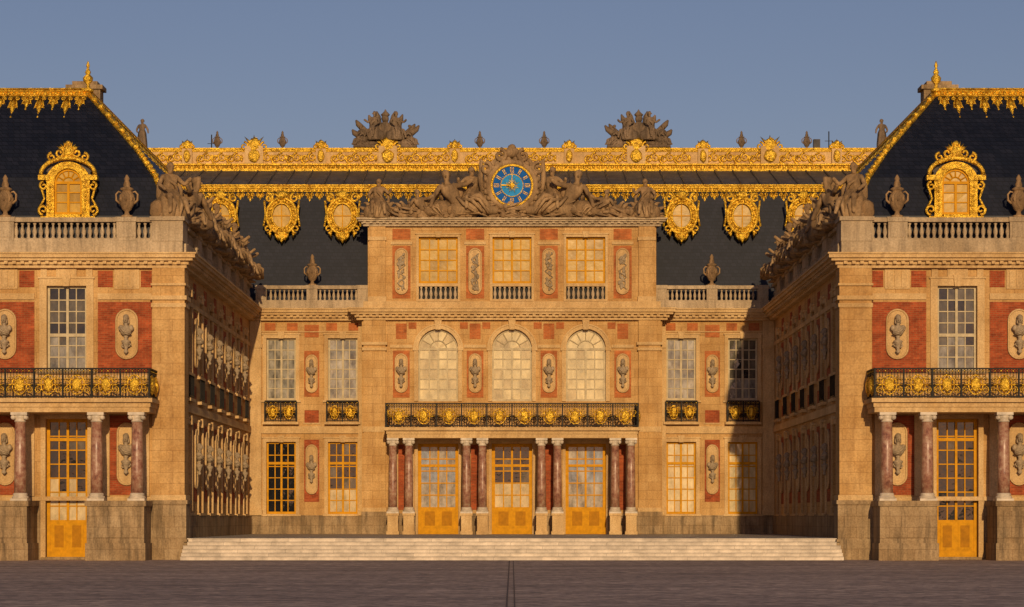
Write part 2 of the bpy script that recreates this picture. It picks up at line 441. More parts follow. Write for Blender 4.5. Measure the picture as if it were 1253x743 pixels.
def fringe(g, u0, u1, h=.8, per=.62, mat='gilded_lead', top=True):
    G = B(g, 'gilded_cresting', mat, True); Gf = B(g, 'gilded_band', mat)
    t = -.2
    if top:
        Gf.box(u0, u1, -.16, .05, 0, .09); Gf.box(u0, u1, -.08, .05, -.2, 0); Gf.box(u0, u1, -.2, .05, .13, .2); Gf.box(u0, u1, -.06, .05, .09, .13)
        a = u0+.12
        while a < u1: G.ell((a, -.12, -.1), .085, .07, .08, 6, 4); a += .24
    n = max(1, round((u1-u0)/per)); w = (u1-u0)/n
    for i in range(n):
        c = u0+(i+.5)*w; big = i % 2 == 0
        L = (h-.2)*(1 if big else .62)
        G.leaf(c, t, c, t-L, -.04, w*.28, .1)
        G.ell((c, -.05, t-L*.42), w*.16, .08, L*.18, 7, 5, .2)
        G.ell((c, -.05, t-L), .05, .05, .07, 6, 4)
        for sx in (-1, 1):
            G.scroll(c+sx*w*.3, -.05, t-.16, w*.2, .04, sx, pi/2, 1.3, 10, 4)
            G.leaf(c+sx*w*.1, t-.05, c+sx*w*.42, t-L*.66, -.03, w*.1, .06)
            G.scroll(c+sx*w*.2, -.03, t-L*.5, w*.13, .03, -sx, pi/2, 1.2, 8, 4)

# ------------------------------------------------------------------ sculpture meshes
def skin(vs, es, rad, rootv=0, sub=2):
    me = bpy.data.meshes.new('tmp'); me.from_pydata(vs, es, []); ob = bpy.data.objects.new('tmp', me)
    COL.objects.link(ob)
    ob.modifiers.new('s', 'SKIN')
    for i, r in enumerate(rad): me.skin_vertices[0].data[i].radius = (r, r)
    me.skin_vertices[0].data[rootv].use_root = True
    ms = ob.modifiers.new('ss', 'SUBSURF'); ms.levels = sub; ms.render_levels = sub
    dg = bpy.context.evaluated_depsgraph_get(); ev = ob.evaluated_get(dg); em = ev.to_mesh()
    V = [tuple(v.co) for v in em.vertices]; Fc = [tuple(p.vertices) for p in em.polygons]
    ev.to_mesh_clear(); bpy.data.objects.remove(ob); bpy.data.meshes.remove(me)
    return V, Fc
def rough_up(mb, amp=.03, f=4):
    out = []
    for p in mb.v:
        q = Vector(p); nn = noise.noise_vector(q*f)*amp + noise.noise_vector(q*f*2.7)*amp*.5
        out.append(tuple(q+nn))
    mb.v = out
def drape(mb, path, r0, n=14, folds=6, amp=.18):
    k = len(path); vs, fs = [], []
    for j, (p, r) in enumerate(path):
        for i in range(n):
            a = 2*pi*i/n; q = r*(1+amp*sin(folds*a+j*.6))
            vs.append((p[0]+q*cos(a), p[1]+q*.8*sin(a), p[2]))
    for j in range(k-1):
        for i in range(n): fs.append((j*n+i, j*n+(i+1) % n, (j+1)*n+(i+1) % n, (j+1)*n+i))
    fs.append(tuple(range(n))[::-1]); fs.append(tuple(range((k-1)*n, k*n)))
    mb.add(vs, fs)
def fig_mesh(name, J, mat, extra=None):
    E = [(0,1),(1,2),(2,3),(3,4),(1,5),(5,6),(6,7),(1,8),(8,9),(9,10),(0,11),(11,12),(12,13),(0,14),(14,15),(15,16)]
    R = [.17,.19,.075,.115,.085,.085,.065,.05,.085,.065,.05,.13,.095,.055,.13,.095,.055]
    V, Fc = skin(J, E, R)
    mb = MB('', '', mat, True); mb.add(V, Fc)
    h = Vector(J[3])
    mb.ell((h.x, h.y-.12, h.z-.01), .022, .04, .035, 6, 4)
    mb.ell((h.x, h.y+.04, h.z+.05), .13, .13, .12, 8, 6, .2)
    if extra: extra(mb)
    rough_up(mb, .022, 5)
    return mesh_from(mb.v, mb.f, name, mat, True)
recJ = [(0,0,.28),(-.28,-.02,.62),(-.36,-.04,.9),(-.38,-.08,1.06),(-.38,-.06,1.18),(-.52,-.05,.8),(-.72,-.1,.5),(-.78,-.2,.2),(-.14,-.05,.82),(.1,-.2,.8),(.34,-.3,.95),
        (.1,-.1,.25),(.5,-.25,.55),(.85,-.2,.1),(.08,.1,.22),(.58,-.05,.28),(1.1,-.1,.1)]
def foldtubes(mb, lst):
    for pts in lst:
        mb.tube(pts, [.03]+[.06]*(len(pts)-2)+[.03], 6)
def recx(mb):
    for c, r in (((0,0,.2),(.32,.25,.24)), ((.35,-.05,.25),(.38,.25,.2)), ((.7,-.08,.16),(.35,.2,.15)), ((-.55,.05,.2),(.35,.22,.24)), ((-.15,.15,.5),(.25,.14,.4)), ((-.8,.05,.14),(.25,.25,.16))):
        mb.ell(c, *r, 12, 8, .12)
    foldtubes(mb, [[(-.1,-.2,.5),(.1,-.28,.3),(.35,-.3,.12)], [(.0,-.2,.42),(.3,-.33,.4),(.6,-.32,.1)], [(.2,-.28,.5),(.5,-.36,.4),(.75,-.3,.05)], [(-.45,.1,.9),(-.6,.15,.6),(-.85,.1,.2)], [(-.2,.15,.9),(.1,.2,.7),(.4,.2,.35)]])
seatJ = [(0,.05,.62),(0,.03,1.05),(.02,0,1.3),(.03,-.04,1.46),(.03,-.02,1.58),(-.22,0,1.2),(-.4,-.12,.95),(-.3,-.4,.78),(.22,0,1.2),(.46,-.08,1.02),(.55,-.3,1.2),
         (-.12,-.05,.58),(-.22,-.48,.66),(-.22,-.46,.12),(.12,-.05,.58),(.25,-.45,.55),(.3,-.6,.1)]
def seatx(mb):
    drape(mb, [((0,-.15,0),.46),((0,-.15,.2),.42),((0,-.12,.45),.4),((0,-.05,.65),.3),((0,0,.85),.22)], .4, 20, 7)
    mb.ell((-.1,.15,.8), .25,.15,.45, 10, 8, .15)
    mb.ell((.3,.1,.35), .25,.25,.35, 10, 8, .15)
    mb.ell((-.4,.0,.25), .22,.22,.28, 10, 8, .2)
    foldtubes(mb, [[(-.2,-.35,.72),(-.1,-.52,.4),(-.15,-.5,.02)], [(.15,-.35,.65),(.1,-.55,.35),(.05,-.55,.02)], [(-.2,.05,1.2),(.05,-.2,1.0),(.25,-.1,.7)], [(.2,.1,1.25),(.42,.1,.9),(.45,.1,.3)]])
standJ = [(0,0,1.0),(0,-.02,1.38),(0,-.01,1.6),(.02,-.04,1.74),(.02,-.02,1.86),(-.2,0,1.5),(-.34,-.05,1.2),(-.25,-.25,1.0),(.2,0,1.5),(.36,.02,1.22),(.42,-.12,.98),
          (-.1,0,.92),(-.12,-.08,.5),(-.12,-.02,.06),(.1,0,.92),(.13,-.02,.5),(.16,.02,.06)]
def standx(mb):
    drape(mb, [((0,0,0),.34),((0,0,.3),.3),((0,0,.7),.26),((0,0,1.0),.22),((0,0,1.2),.17)], .3, 20, 8)
    mb.box(-.35,.35,-.3,.3,-.12,.02)
ME = {}
ME['rec'] = fig_mesh('reclining_figure', recJ, 'weathered_sculpture_stone', recx)
ME['seat'] = fig_mesh('seated_figure', seatJ, 'weathered_sculpture_stone', seatx)
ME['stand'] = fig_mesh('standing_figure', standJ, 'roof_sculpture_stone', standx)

def trophy_parts(mb):
    mb.lathe(0, 0, .35, [(.24,0),(.34,.15),(.28,.4),(.4,.75),(.42,.95),(.22,1.1),(.1,1.15)], 12)
    mb.ell((0,-.02,1.68), .2,.22,.22, 10, 8)
    mb.tube([(0,.2,1.7),(0,.1,2.02),(0,-.15,1.95)], [.06,.11,.04], 6)
    for sx in (-1, 1):
        for k, (x1, z1, w) in enumerate(((.75,1.75,.2),(1.3,1.6,.22),(1.75,1.15,.2))):
            mb.tube([(sx*.3,.12,.5),(sx*x1*.55,.1,z1*.6),(sx*x1*.8,.05,z1*.82),(sx*x1*.95,.02,z1*.93),(sx*(x1+.12),-.05,z1*1.0),(sx*(x1+.3),-.08,z1*.96)], [.06,w*.8,w*1.15,w,.1,.04], 7)
            mb.ell((sx*x1*.6,-.02,z1*.55), .24,.14,.24, 8, 6, .4)
        mb.ell((sx*.6,-.25,.6), .38,.12,.46, 12, 8, .08); mb.ell((sx*.6,-.36,.6), .12,.08,.15)
        mb.ell((sx*1.15,-.1,.4), .42,.2,.4, 10, 8, .3); mb.ell((sx*1.6,0,.28), .38,.2,.28, 10, 8, .3)
        mb.tube([(sx*.4,-.3,.25),(sx*1.9,-.25,.55)], [.12,.08], 8)
        mb.ell((sx*.4,-.05,1.3), .16,.14,.2, 8, 6, .2)
    mb.box(-1.85, 1.85, -.4, .4, -.02, .14)
mb = MB('', '', 'weathered_sculpture_stone', True); trophy_parts(mb); rough_up(mb, .05, 3.5)
ME['trophy2'] = mesh_from(mb.v, mb.f, 'trophy_w', 'weathered_sculpture_stone', True)
# roofline group: two seated figures back to back about a crowned cartouche, raised wings and captives at the ends
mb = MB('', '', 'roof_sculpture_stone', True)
def addmesh(mb, key, x, y, z, rz, s, fx=1):
    R = Matrix.Translation((x, y, z)) @ Matrix.Rotation(radians(rz), 4, 'Z') @ Matrix.Diagonal((s*fx, s, s, 1))
    me = ME[key]; mb.add([tuple(R @ v.co) for v in me.vertices], [tuple(p.vertices) for p in me.polygons])
for sx in (-1, 1):
    addmesh(mb, 'seat', sx*.62, -.1, .45, sx*35, 1.08, sx)
    addmesh(mb, 'rec', sx*1.15, -.15, .1, 0, .82, sx)
    addmesh(mb, 'seat', sx*1.45, 0, .1, sx*50, .8, sx)
    for k, (x1, z1) in enumerate(((.5, 2.15), (.95, 1.95), (1.7, 1.65), (1.95, 1.3))):
        if (k + (sx > 0)) % 4 == 3: z1 -= .25
        mb.tube([(sx*x1*.4, .2, .6), (sx*x1*.75, .2, z1*.65), (sx*x1*.97, .18, z1*.9), (sx*(x1+.08), .15, z1+.08)], [.12, .2, .17, .05], 8)
mb.ell((0, 0, .9), .4, .3, .75, 12, 8, .15); mb.ell((0, -.05, 1.75), .24, .2, .26, 10, 8, .2)
mb.lathe(0, 0, 1.9, [(.2,0),(.28,.12),(.2,.2),(.1,.3),(.03,.42)], 10)
for k in range(26):
    x = random.uniform(-1.7, 1.7); mb.ell((x, random.uniform(-.3, .1), random.random()*(.9-.3*abs(x))), random.uniform(.12, .3), .2, random.uniform(.12, .28), 8, 6, .35)
mb.box(-1.9, 1.9, -.45, .45, -.02, .12)
rough_up(mb, .04, 3.5)
ME['group'] = mesh_from(mb.v, mb.f, 'roof_group', 'roof_sculpture_stone', True)

mb = MB('', '', 'parapet_stone', True)
mb.lathe(0, 0, 0, [(.26,0),(.26,.08),(.12,.12),(.09,.25),(.2,.34),(.3,.55),(.34,.8),(.33,.95),(.22,1.08),(.2,1.15),(.3,1.2),(.28,1.26),(.14,1.32),(.16,1.42),(.1,1.6),(.12,1.68),(.03,1.85)], 16)
for sx in (-1, 1): mb.tube([(sx*.3,0,.6),(sx*.46,0,.75),(sx*.47,0,1.0),(sx*.36,0,1.12),(sx*.24,0,1.08)], [.05,.05,.045,.045,.03], 6)
for i in range(8):
    a = i*pi/4; mb.ell((.3*cos(a), .3*sin(a), .78), .07, .07, .12, 6, 5)
rough_up(mb, .012, 6)
ME['urn'] = mesh_from(mb.v, mb.f, 'urn', 'weathered_sculpture_stone', True)
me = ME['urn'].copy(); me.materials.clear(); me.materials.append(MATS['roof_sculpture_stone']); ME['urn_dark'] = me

mb = MB('', '', 'bust_stone', True)
mb.lathe(0, -.16, 0, [(.03,0),(.09,.08),(.05,.16),(.12,.34),(.17,.42),(.17,.47),(.08,.5),(.065,.58),(.1,.64)], 10)
for sx in (-1, 1): mb.scroll(sx*.1, -.14, .3, .08, .03, sx, 0, 1.2, 8, 5)
mb.ell((0,-.16,.84), .22,.15,.2, 12, 8, .05); mb.ell((-.18,-.15,.92), .1,.11,.12); mb.ell((.18,-.15,.92), .1,.11,.12)
mb.lathe(0, -.17, .95, [(.1,0),(.065,.1),(.07,.2)], 8)
mb.ell((0,-.2,1.24), .095,.12,.15, 10, 8); mb.ell((0,-.33,1.22), .02,.035,.04, 6, 4)
mb.ell((0,-.15,1.3), .11,.12,.12, 10, 6, .15)
for sx in (-1, 1):
    mb.ell((sx*.09,-.13,1.16), .03,.06,.1, 6, 5, .2); mb.ell((sx*.042,-.3,1.26), .02,.015,.012, 5, 4)
mb.tube([(-.24,-.2,.97),(-.05,-.33,.8),(.2,-.26,.72)], [.03,.045,.03], 6)
mb.tube([(-.18,-.22,.82),(0,-.32,.72),(.15,-.22,.68)], [.025,.035,.025], 6)
rough_up(mb, .008, 7)
ME['bust'] = mesh_from(mb.v, mb.f, 'bust', 'bust_stone', True)

def put(key, name, x, y, z, rz=0, s=1.0, flip=1):
    ob = bpy.data.objects.new(name, ME[key]); COL.objects.link(ob)
    ob.location = (SIGN*x, y, z); ob.rotation_euler = (0, 0, SIGN*radians(rz))
    ob.scale = (SIGN*s*flip, s, s); return ob

# ------------------------------------------------------------------ WINGS
HW = 14.6
def relief(g, cx, z0, z1, v):
    S = B(g, 'relief_trophies', 'bust_stone', True)
    for i in range(26):
        z = random.uniform(z0+.1, z1-.1); x = cx+random.uniform(-.17, .17)
        S.ell((x, v-.03, z), random.uniform(.04, .11), .07, random.uniform(.05, .14), 7, 5, .4)
    for z in (z0+.5, z1-.5): S.ring(cx, v-.05, z, .15, .18, .035, 12, 5)
    for i in range(6):
        z = z0+.3+(z1-z0-.6)*i/5
        S.tube([(cx-.22, v-.05, z-.15), (cx+.2, v-.06, z+.18)] if i % 2 else [(cx+.22, v-.05, z-.15), (cx-.2, v-.06, z+.18)], .025, 5)
def gold_dormer(g, cx, y, z0):
    G = B(g, 'gilded_dormers', 'gilded_lead', True); Gf = B(g, 'gilded_dormer_frames', 'gilded_lead')
    L = B(g, 'dormer_bodies', 'lead_roofing')
    L.box(cx-.95, cx+.95, y+.1, y+3.2, z0-.6, z0+1.9)
    L.prism([(cx+1.0*cos(pi*i/10), z0+1.9+.45*sin(pi*i/10)) for i in range(11)], y+.1, y+3.2)
    window(g, cx, z0, z0+2.0, .6, y-.02, 'ochre_paint', 2, 3, 'ochre', arch=True, fw=.08)
    for sx in (-1, 1):
        a, b2 = sorted((cx+sx*.61, cx+sx*.95)); Gf.box(a, b2, y-.14, y+.12, z0-.1, z0+1.5)
        a, b2 = sorted((cx+sx*.69, cx+sx*.85)); Gf.box(a, b2, y-.2, y-.1, z0+.1, z0+1.35)
        a, b2 = sorted((cx+sx*.56, cx+sx*1.2)); Gf.box(a, b2, y-.22, y+.12, z0-.3, z0-.1)
        G.scroll(cx+sx*1.1, y-.08, z0+.2, .24, .075, sx, -pi/2, 1.2)
        G.scroll(cx+sx*1.08, y-.08, z0+1.25, .2, .065, -sx, pi/2, 1.2)
        G.tube([(cx+sx*1.28, y-.06, z0+.25), (cx+sx*1.05, y-.06, z0+.7), (cx+sx*1.2, y-.06, z0+1.2)], [.07, .05, .07], 6)
        for k in range(5): G.ell((cx+sx*(.3+.14*k), y-.2, z0+2.45-.05*k), .11, .1, .1, 6, 5, .2)
        for k in range(6): G.ell((cx+sx*.77, y-.22, z0+.2+.2*k), .06, .06, .07, 6, 4, .2)
    n = 14
    for i in range(n):
        a0, a1 = pi*i/n, pi*(i+1)/n
        o = lambda a, R, q: (cx+R*cos(a), z0+1.42+q*sin(a))
        Gf.prism([o(a0, .97, .9), o(a1, .97, .9), o(a1, .6, .6), o(a0, .6, .6)], y-.15, y+.12)
    G.tube([(cx+1.2*cos(pi*i/14), y-.16, z0+1.75+.72*sin(pi*i/14)) for i in range(15)], .1, 6)
    Gf.box(cx-1.3, cx-.8, y-.25, y+.15, z0+1.5, z0+1.72); Gf.box(cx+.8, cx+1.3, y-.25, y+.15, z0+1.5, z0+1.72)
    Gf.box(cx-.56, cx+.56, y-.25, y+.1, z0-.22, z0-.02)
    G.ell((cx, y-.12, z0+2.75), .24, .14, .3, 10, 8, .1); G.ell((cx, y-.1, z0+3.1), .14, .1, .14, 8, 6, .2)
    for sx in (-1, 1):
        G.scroll(cx+sx*.38, y-.1, z0+2.7, .24, .08, sx, pi/2, 1.3); G.scroll(cx+sx*.72, y-.1, z0+2.52, .2, .07, -sx, pi/2, 1.2)
        for k in range(3): G.leaf(cx+sx*.1, z0+2.8, cx+sx*(.2+.16*k), z0+3.25-.12*k, y-.1, .07, .08)

def wing(sign):
    global XF, SIGN
    SIGN = sign; g = 'palace_wing'
    M = Matrix.Scale(sign, 4, (1, 0, 0)); FR = M @ Matrix.Translation((0, -30, 0)); XF = FR
    xs = [-19.6, -24.93, -30.26]; ns = [-16.95, -22.3, -27.6, -32.9]
    x1, x0 = -HW+.03, -35.3
    S = B(g, 'walls', 'limestone')
    ops = [(c-.87, c+.87, 8.3, 12.05) for c in xs] + [(c-.92, c+.92, .12, 6.2) for c in xs]
    wall(S, x0, x1, 2.6, 13.6, [(a, b2, max(c, 2.6), d) for a, b2, c, d in ops])
    PL = B(g, 'plinth', 'limestone_plinth')
    wall(PL, x0, x1, 0, 2.6, [(c-.92, c+.92, .12, 2.6) for c in xs])
    tn = ['mixed', 'dark', 'dark'] if sign > 0 else ['palemix', 'dark', 'pale']
    for i, c in enumerate(xs):
        window(g, c, 8.3, 12.05, .87, .22, 'cream_paint', 4, 7, tn[i], tr=9.9, bar=.024)
        surround(g, c, 8.3, 12.05, .87, .32)
        window(g, c, .12, 6.2, .92, .3, 'ochre_paint', 4, 7, 'darkcream' if sign > 0 else 'dark', zpanel=1.75, tr=5.3, fw=.14)
        surround(g, c, .1, 6.2, .92, .22, sill=False, key=False)
        B(g, 'keystones', 'limestone_trim').box(c-.45, c+.45, -.1, 0, 12.35, 12.9)
        for sx in (-1, 1):
            B(g, 'keystones', 'limestone_trim').box(c+sx*1.0-.14, c+sx*1.0+.14, -.08, 0, 12.42, 12.84)
    RB = B(g, 'brick_panels', 'red_brick'); T = B(g, 'stone_bands', 'limestone_trim')
    for i, c in enumerate(ns):
        a = c-1.28 if i < 3 else c-1.1; b2 = c+1.28 if i > 0 else c+1.1
        RB.box(a, b2, -.025, .05, 8.25, 11.35)
        RB.box(a, c-.62, -.028, .05, 12.0, 12.72); RB.box(c+.62, b2, -.028, .05, 12.0, 12.72)
        T.box(c-.55, c+.55, -.06, .02, 11.92, 12.8)
        for s2 in (-.3, 0, .3): T.box(c+s2-.12, c+s2+.12, -.1, -.05, 12.0, 12.72)
        T.box(a, b2, -.07, .02, 11.45, 11.72)
        niche(g, c, 8.85, 11.0, .46); put('bust', 'wall_bust', c, -30.09, 9.05, 0, 1.22)
        RB.box(c-.9, c+.9, -.022, .05, 2.85, 6.35)
        niche(g, c, 3.3, 6.0, .4); put('bust', 'wall_bust', c, -30.09, 3.75, 0, 1.28)
    T.box(x0, x1-1.3, -.1, .02, 2.6, 2.78)
    T.box(x0, x1-1.3, -.12, .02, 7.95, 8.12)
    for (pa, pb) in ((-15.8, -HW+.22), (x0-.2, -34.1)):
        S.box(pa, pb, -.25, 1.1, 2.6, 12.82)
        PL.box(pa-.14, pb+.14, -.42, 1.25, 0, .9); PL.box(pa-.08, pb+.08, -.34, 1.18, .9, 2.45); PL.box(pa-.14, pb+.14, -.4, 1.24, 2.45, 2.62)
        T.box(pa-.06, pb+.06, -.31, 1.16, 2.62, 2.85)
        T.box(pa-.05, pb+.05, -.3, 1.15, 11.1, 11.22); T.box(pa-.1, pb+.1, -.36, 1.2, 11.42, 11.6); T.box(pa-.05, pb+.05, -.31, 1.14, 11.22, 11.27)
        T.box(pa-.06, pb+.06, -.32, 1.16, 12.05, 12.15)
    xb0, xb1 = -34.2, -15.62
    cols = [-16.2]
    for c in xs: cols += [c+1.65, c-1.65]
    cols.append(-33.66)
    pairs = [(cols[2*i+1], cols[2*i]) for i in range(4)]
    for a, b2 in pairs:
        PL.box(a-.42, b2+.42, -2.55, -.003, .0, .75); PL.box(a-.36, b2+.36, -2.48, -.01, .75, 2.35); PL.box(a-.44, b2+.44, -2.56, -.006, 2.35, 2.58)
        PL.box(a-.1, b2+.1, -2.52, -2.4, 1.0, 2.15)
    for c in cols: column(g, c, -2.05, 2.58, 6.4, .265)
    for c in cols: T.box(c-.25, c+.25, -.12, .02, 2.8, 6.4)
    T.box(xb0, xb1, -2.4, -.12, 6.4, 6.62); T.box(xb0-.05, xb1+.05, -2.46, -.11, 6.62, 6.82)
    B(g, 'balcony_slab', 'limestone_trim').box(xb0-.15, xb1+.15, -2.62, -.1, 6.82, 7.0)
    railing(g, xb0, xb1, 7.0, 8.3, -2.5, 1, 1.27)
    XF = FR @ Matrix.Translation((xb1, -2.5, 0)) @ Matrix.Rotation(pi/2, 4, 'Z')
    railing(g, .06, 2.4, 7.0, 8.3, 0, 1, 1.2)
    XF = FR
    cornice(g, x0, x1, 12.82, CPROF, 1, 1)
    B(g, 'parapet', 'parapet_stone').box(x0-.1, x1+.1, -.25, .3, 13.46, 14.0)
    B(g, 'parapet', 'parapet_stone').box(x0-.1, -15.82, -.25, .3, 14.0, 14.03)
    balustrade(g, x0+1.2, -15.82, 14.03, .0, .72, peds=[c for c in ns], pedw=.85)
    B(g, 'parapet', 'parapet_stone').box(-15.82, x1+.12, -.28, 1.3, 14.003, 14.9); B(g, 'parapet', 'parapet_stone').box(-15.9, x1+.2, -.36, 1.35, 14.9, 15.08)
    B(g, 'parapet', 'parapet_stone').box(x0-.12, x0+1.2, -.28, 1.3, 14.003, 15.0)
    for c in ns: put('urn', 'stone_urn', c, -30, 15.06, 0, 1.02)
    for c in xs: gold_dormer(g, c, .45, 15.25)
    XF = M
    R = B(g, 'mansard_roof', 'roof_slate')
    prof = [(.35, 13.7), (.5, 15.2), (1.3, 17.0), (2.3, 18.4), (4.9, 21.3)]
    ya, yb = -30, 10
    for (i0, z0), (i1, z1) in zip(prof[:-1], prof[1:]):
        P0 = [(x0+i0, ya+i0, z0), (x1-i0, ya+i0, z0), (x1-i0, yb-i0, z0), (x0+i0, yb-i0, z0)]
        P1 = [(x0+i1, ya+i1, z1), (x1-i1, ya+i1, z1), (x1-i1, yb-i1, z1), (x0+i1, yb-i1, z1)]
        for k in range(4): R.quad(P0[k], P0[(k+1) % 4], P1[(k+1) % 4], P1[k])
    tx0, tx1, ty0, ty1 = x0+4.9, x1-4.9, ya+4.9, yb-4.9
    L = B(g, 'roof_top', 'lead_roofing')
    xm = (tx0+tx1)/2
    L.quad((tx0, ty0, 21.3), (tx1, ty0, 21.3), (xm+2, ty0+3, 22.0), (xm-2, ty0+3, 22.0))
    L.quad((tx1, ty0, 21.3), (tx1, ty1, 21.3), (xm+2, ty1-3, 22.0), (xm+2, ty0+3, 22.0))
    L.quad((tx0, ty0, 21.3), (xm-2, ty0+3, 22.0), (xm-2, ty1-3, 22.0), (tx0, ty1, 21.3))
    L.quad((xm-2, ty0+3, 22.0), (xm+2, ty0+3, 22.0), (xm+2, ty1-3, 22.0), (xm-2, ty1-3, 22.0))
    L.box(x0, x1, ya, yb, 13.55, 13.62)
    XF = M @ Matrix.Translation((0, ty0-.02, 21.3)) @ Matrix.Rotation(radians(-39), 4, 'X')
    fringe(g, tx0, tx1, 1.6, .6)
    XF = M @ Matrix.Translation((tx1+.02, ty0, 21.3)) @ Matrix.Rotation(pi/2, 4, 'Z') @ Matrix.Rotation(radians(-39), 4, 'X')
    fringe(g, 0, ty1-ty0, 1.4, .7)
    XF = M
    G = B(g, 'gilded_ridges', 'gilded_lead', True)
    for xx, s in ((x1, -1), (x0, 1)):
        G.tube([(xx+s*i, ya+i, z+.03) for i, z in prof[1:]], .13, 8)
        for (i0, z0), (i1, z1) in zip(prof[1:-1], prof[2:]):
            for k in range(7):
                q = k/7; i = i0+(i1-i0)*q; z = z0+(z1-z0)*q; G.ell((xx+s*i, ya+i-.05, z+.1), .17, .17, .13, 6, 5, .3)
    for xx in (tx1, tx0):
        G.lathe(xx, ty0, 21.4, [(.25,0),(.28,.1),(.1,.2),(.08,.35),(.22,.5),(.24,.65),(.1,.8),(.14,.9),(.05,1.1),(.09,1.2),(.02,1.42)], 10)
    C = B(g, 'chimneys', 'limestone_plinth')
    for cx, cy in ((-20.4, -20), (-26.5, -12), (-23, 2)):
        C.box(cx-.75, cx+.75, cy-.5, cy+.5, 21.0, 22.3); C.box(cx-.88, cx+.88, cy-.62, cy+.62, 22.3, 22.5); C.box(cx-.6, cx+.6, cy-.4, cy+.4, 22.5, 22.7)
    # side facade toward the court
    XF = M @ Matrix.Translation((-HW, -30, 0)) @ Matrix.Rotation(pi/2, 4, 'Z')
    wc = [3.1+4.05*i for i in range(7)]; nc = [5.1+4.05*i for i in range(6)]
    ops = [(c-.78, c+.78, 8.4, 11.85) for c in wc] + [(c-.78, c+.78, 2.07, 6.08) for c in wc]
    wall(S, 0.03, 30, 2.0, 12.85, ops); PL.box(0, 30, -.12, .3, .0, 2.0)
    for k, c in enumerate(wc):
        window(g, c, 8.4, 11.85, .78, .2, 'cream_paint', 4, 6, random.choice(['pale', 'mixed', 'dark'])); surround(g, c, 8.4, 11.85, .78, .22)
        window(g, c, 2.07, 6.08, .78, .2, 'ochre_paint', 4, 7, random.choice(['mixed', 'cream'])); surround(g, c, 2.07, 6.08, .78, .22)
        K = B(g, 'balcony_ironwork', 'black_iron')
        K.box(c-.85, c+.85, -.14, -.1, 8.3, 8.36); K.box(c-.85, c+.85, -.14, -.1, 7.3, 7.35)
        for q in range(9): K.box(c-.85+q*.21, c-.83+q*.21, -.135, -.105, 7.3, 8.3)
        T.box(c-.95, c+.95, -.2, .02, 7.1, 7.24)
    for c in nc:
        RB.box(c-.75, c+.75, -.024, .05, 8.4, 11.3); RB.box(c-.75, c+.75, -.024, .05, 2.6, 6.2)
        RB.box(c-.5, c+.5, -.024, .05, 11.9, 12.6); RB.box(c-.5, c+.5, -.024, .05, 7.25, 7.9)
        niche(g, c, 8.75, 11.0, .4); niche(g, c, 3.2, 5.9, .4)
        put('bust', 'wall_bust', -HW+.05, -30+c, 9.1, 90, 1.05); put('bust', 'wall_bust', -HW+.05, -30+c, 3.8, 90, 1.05)
    T.box(1.12, 30, -.1, .02, 6.6, 6.95); T.box(1.12, 30, -.07, .02, 11.4, 11.6)
    cornice(g, .03, 30, 12.82, CPROF, 0, 0)
    B(g, 'parapet', 'parapet_stone').box(.31, 30, -.22, .3, 13.46, 13.95)
    peds = [5.1+4.05*i for i in range(6)]
    balustrade(g, 1.4, 30, 13.95, .03, .6, peds=peds, pedw=1.6)
    XF = Matrix.Identity(4)
    put('seat', 'parapet_statue', -15.15, -29.4, 15.05, 35, 1.55)
    put('rec', 'parapet_statue', -14.6, -28.3, 14.85, 60, 1.9, -1)
    put('trophy2', 'parapet_trophy', -14.9, -28.9, 14.95, 40, .62)
    put('seat', 'parapet_statue', -14.45, -27.1, 14.85, 75, 1.35, -1)
    for i, p in enumerate(peds):
        y = -30+p
        put('seat', 'parapet_statue', -14.5, y-.4, 14.8, 60, 1.3 if i % 2 else 1.5)
        put('rec', 'parapet_statue', -14.35, y+.7, 14.8, 70, 1.5, 1 if i % 2 else -1)
        put('trophy2', 'parapet_trophy', -14.5, y+2.1, 14.8, 80, .55)
wing(1); wing(-1)
SIGN = 1; XF = Matrix.Identity(4)

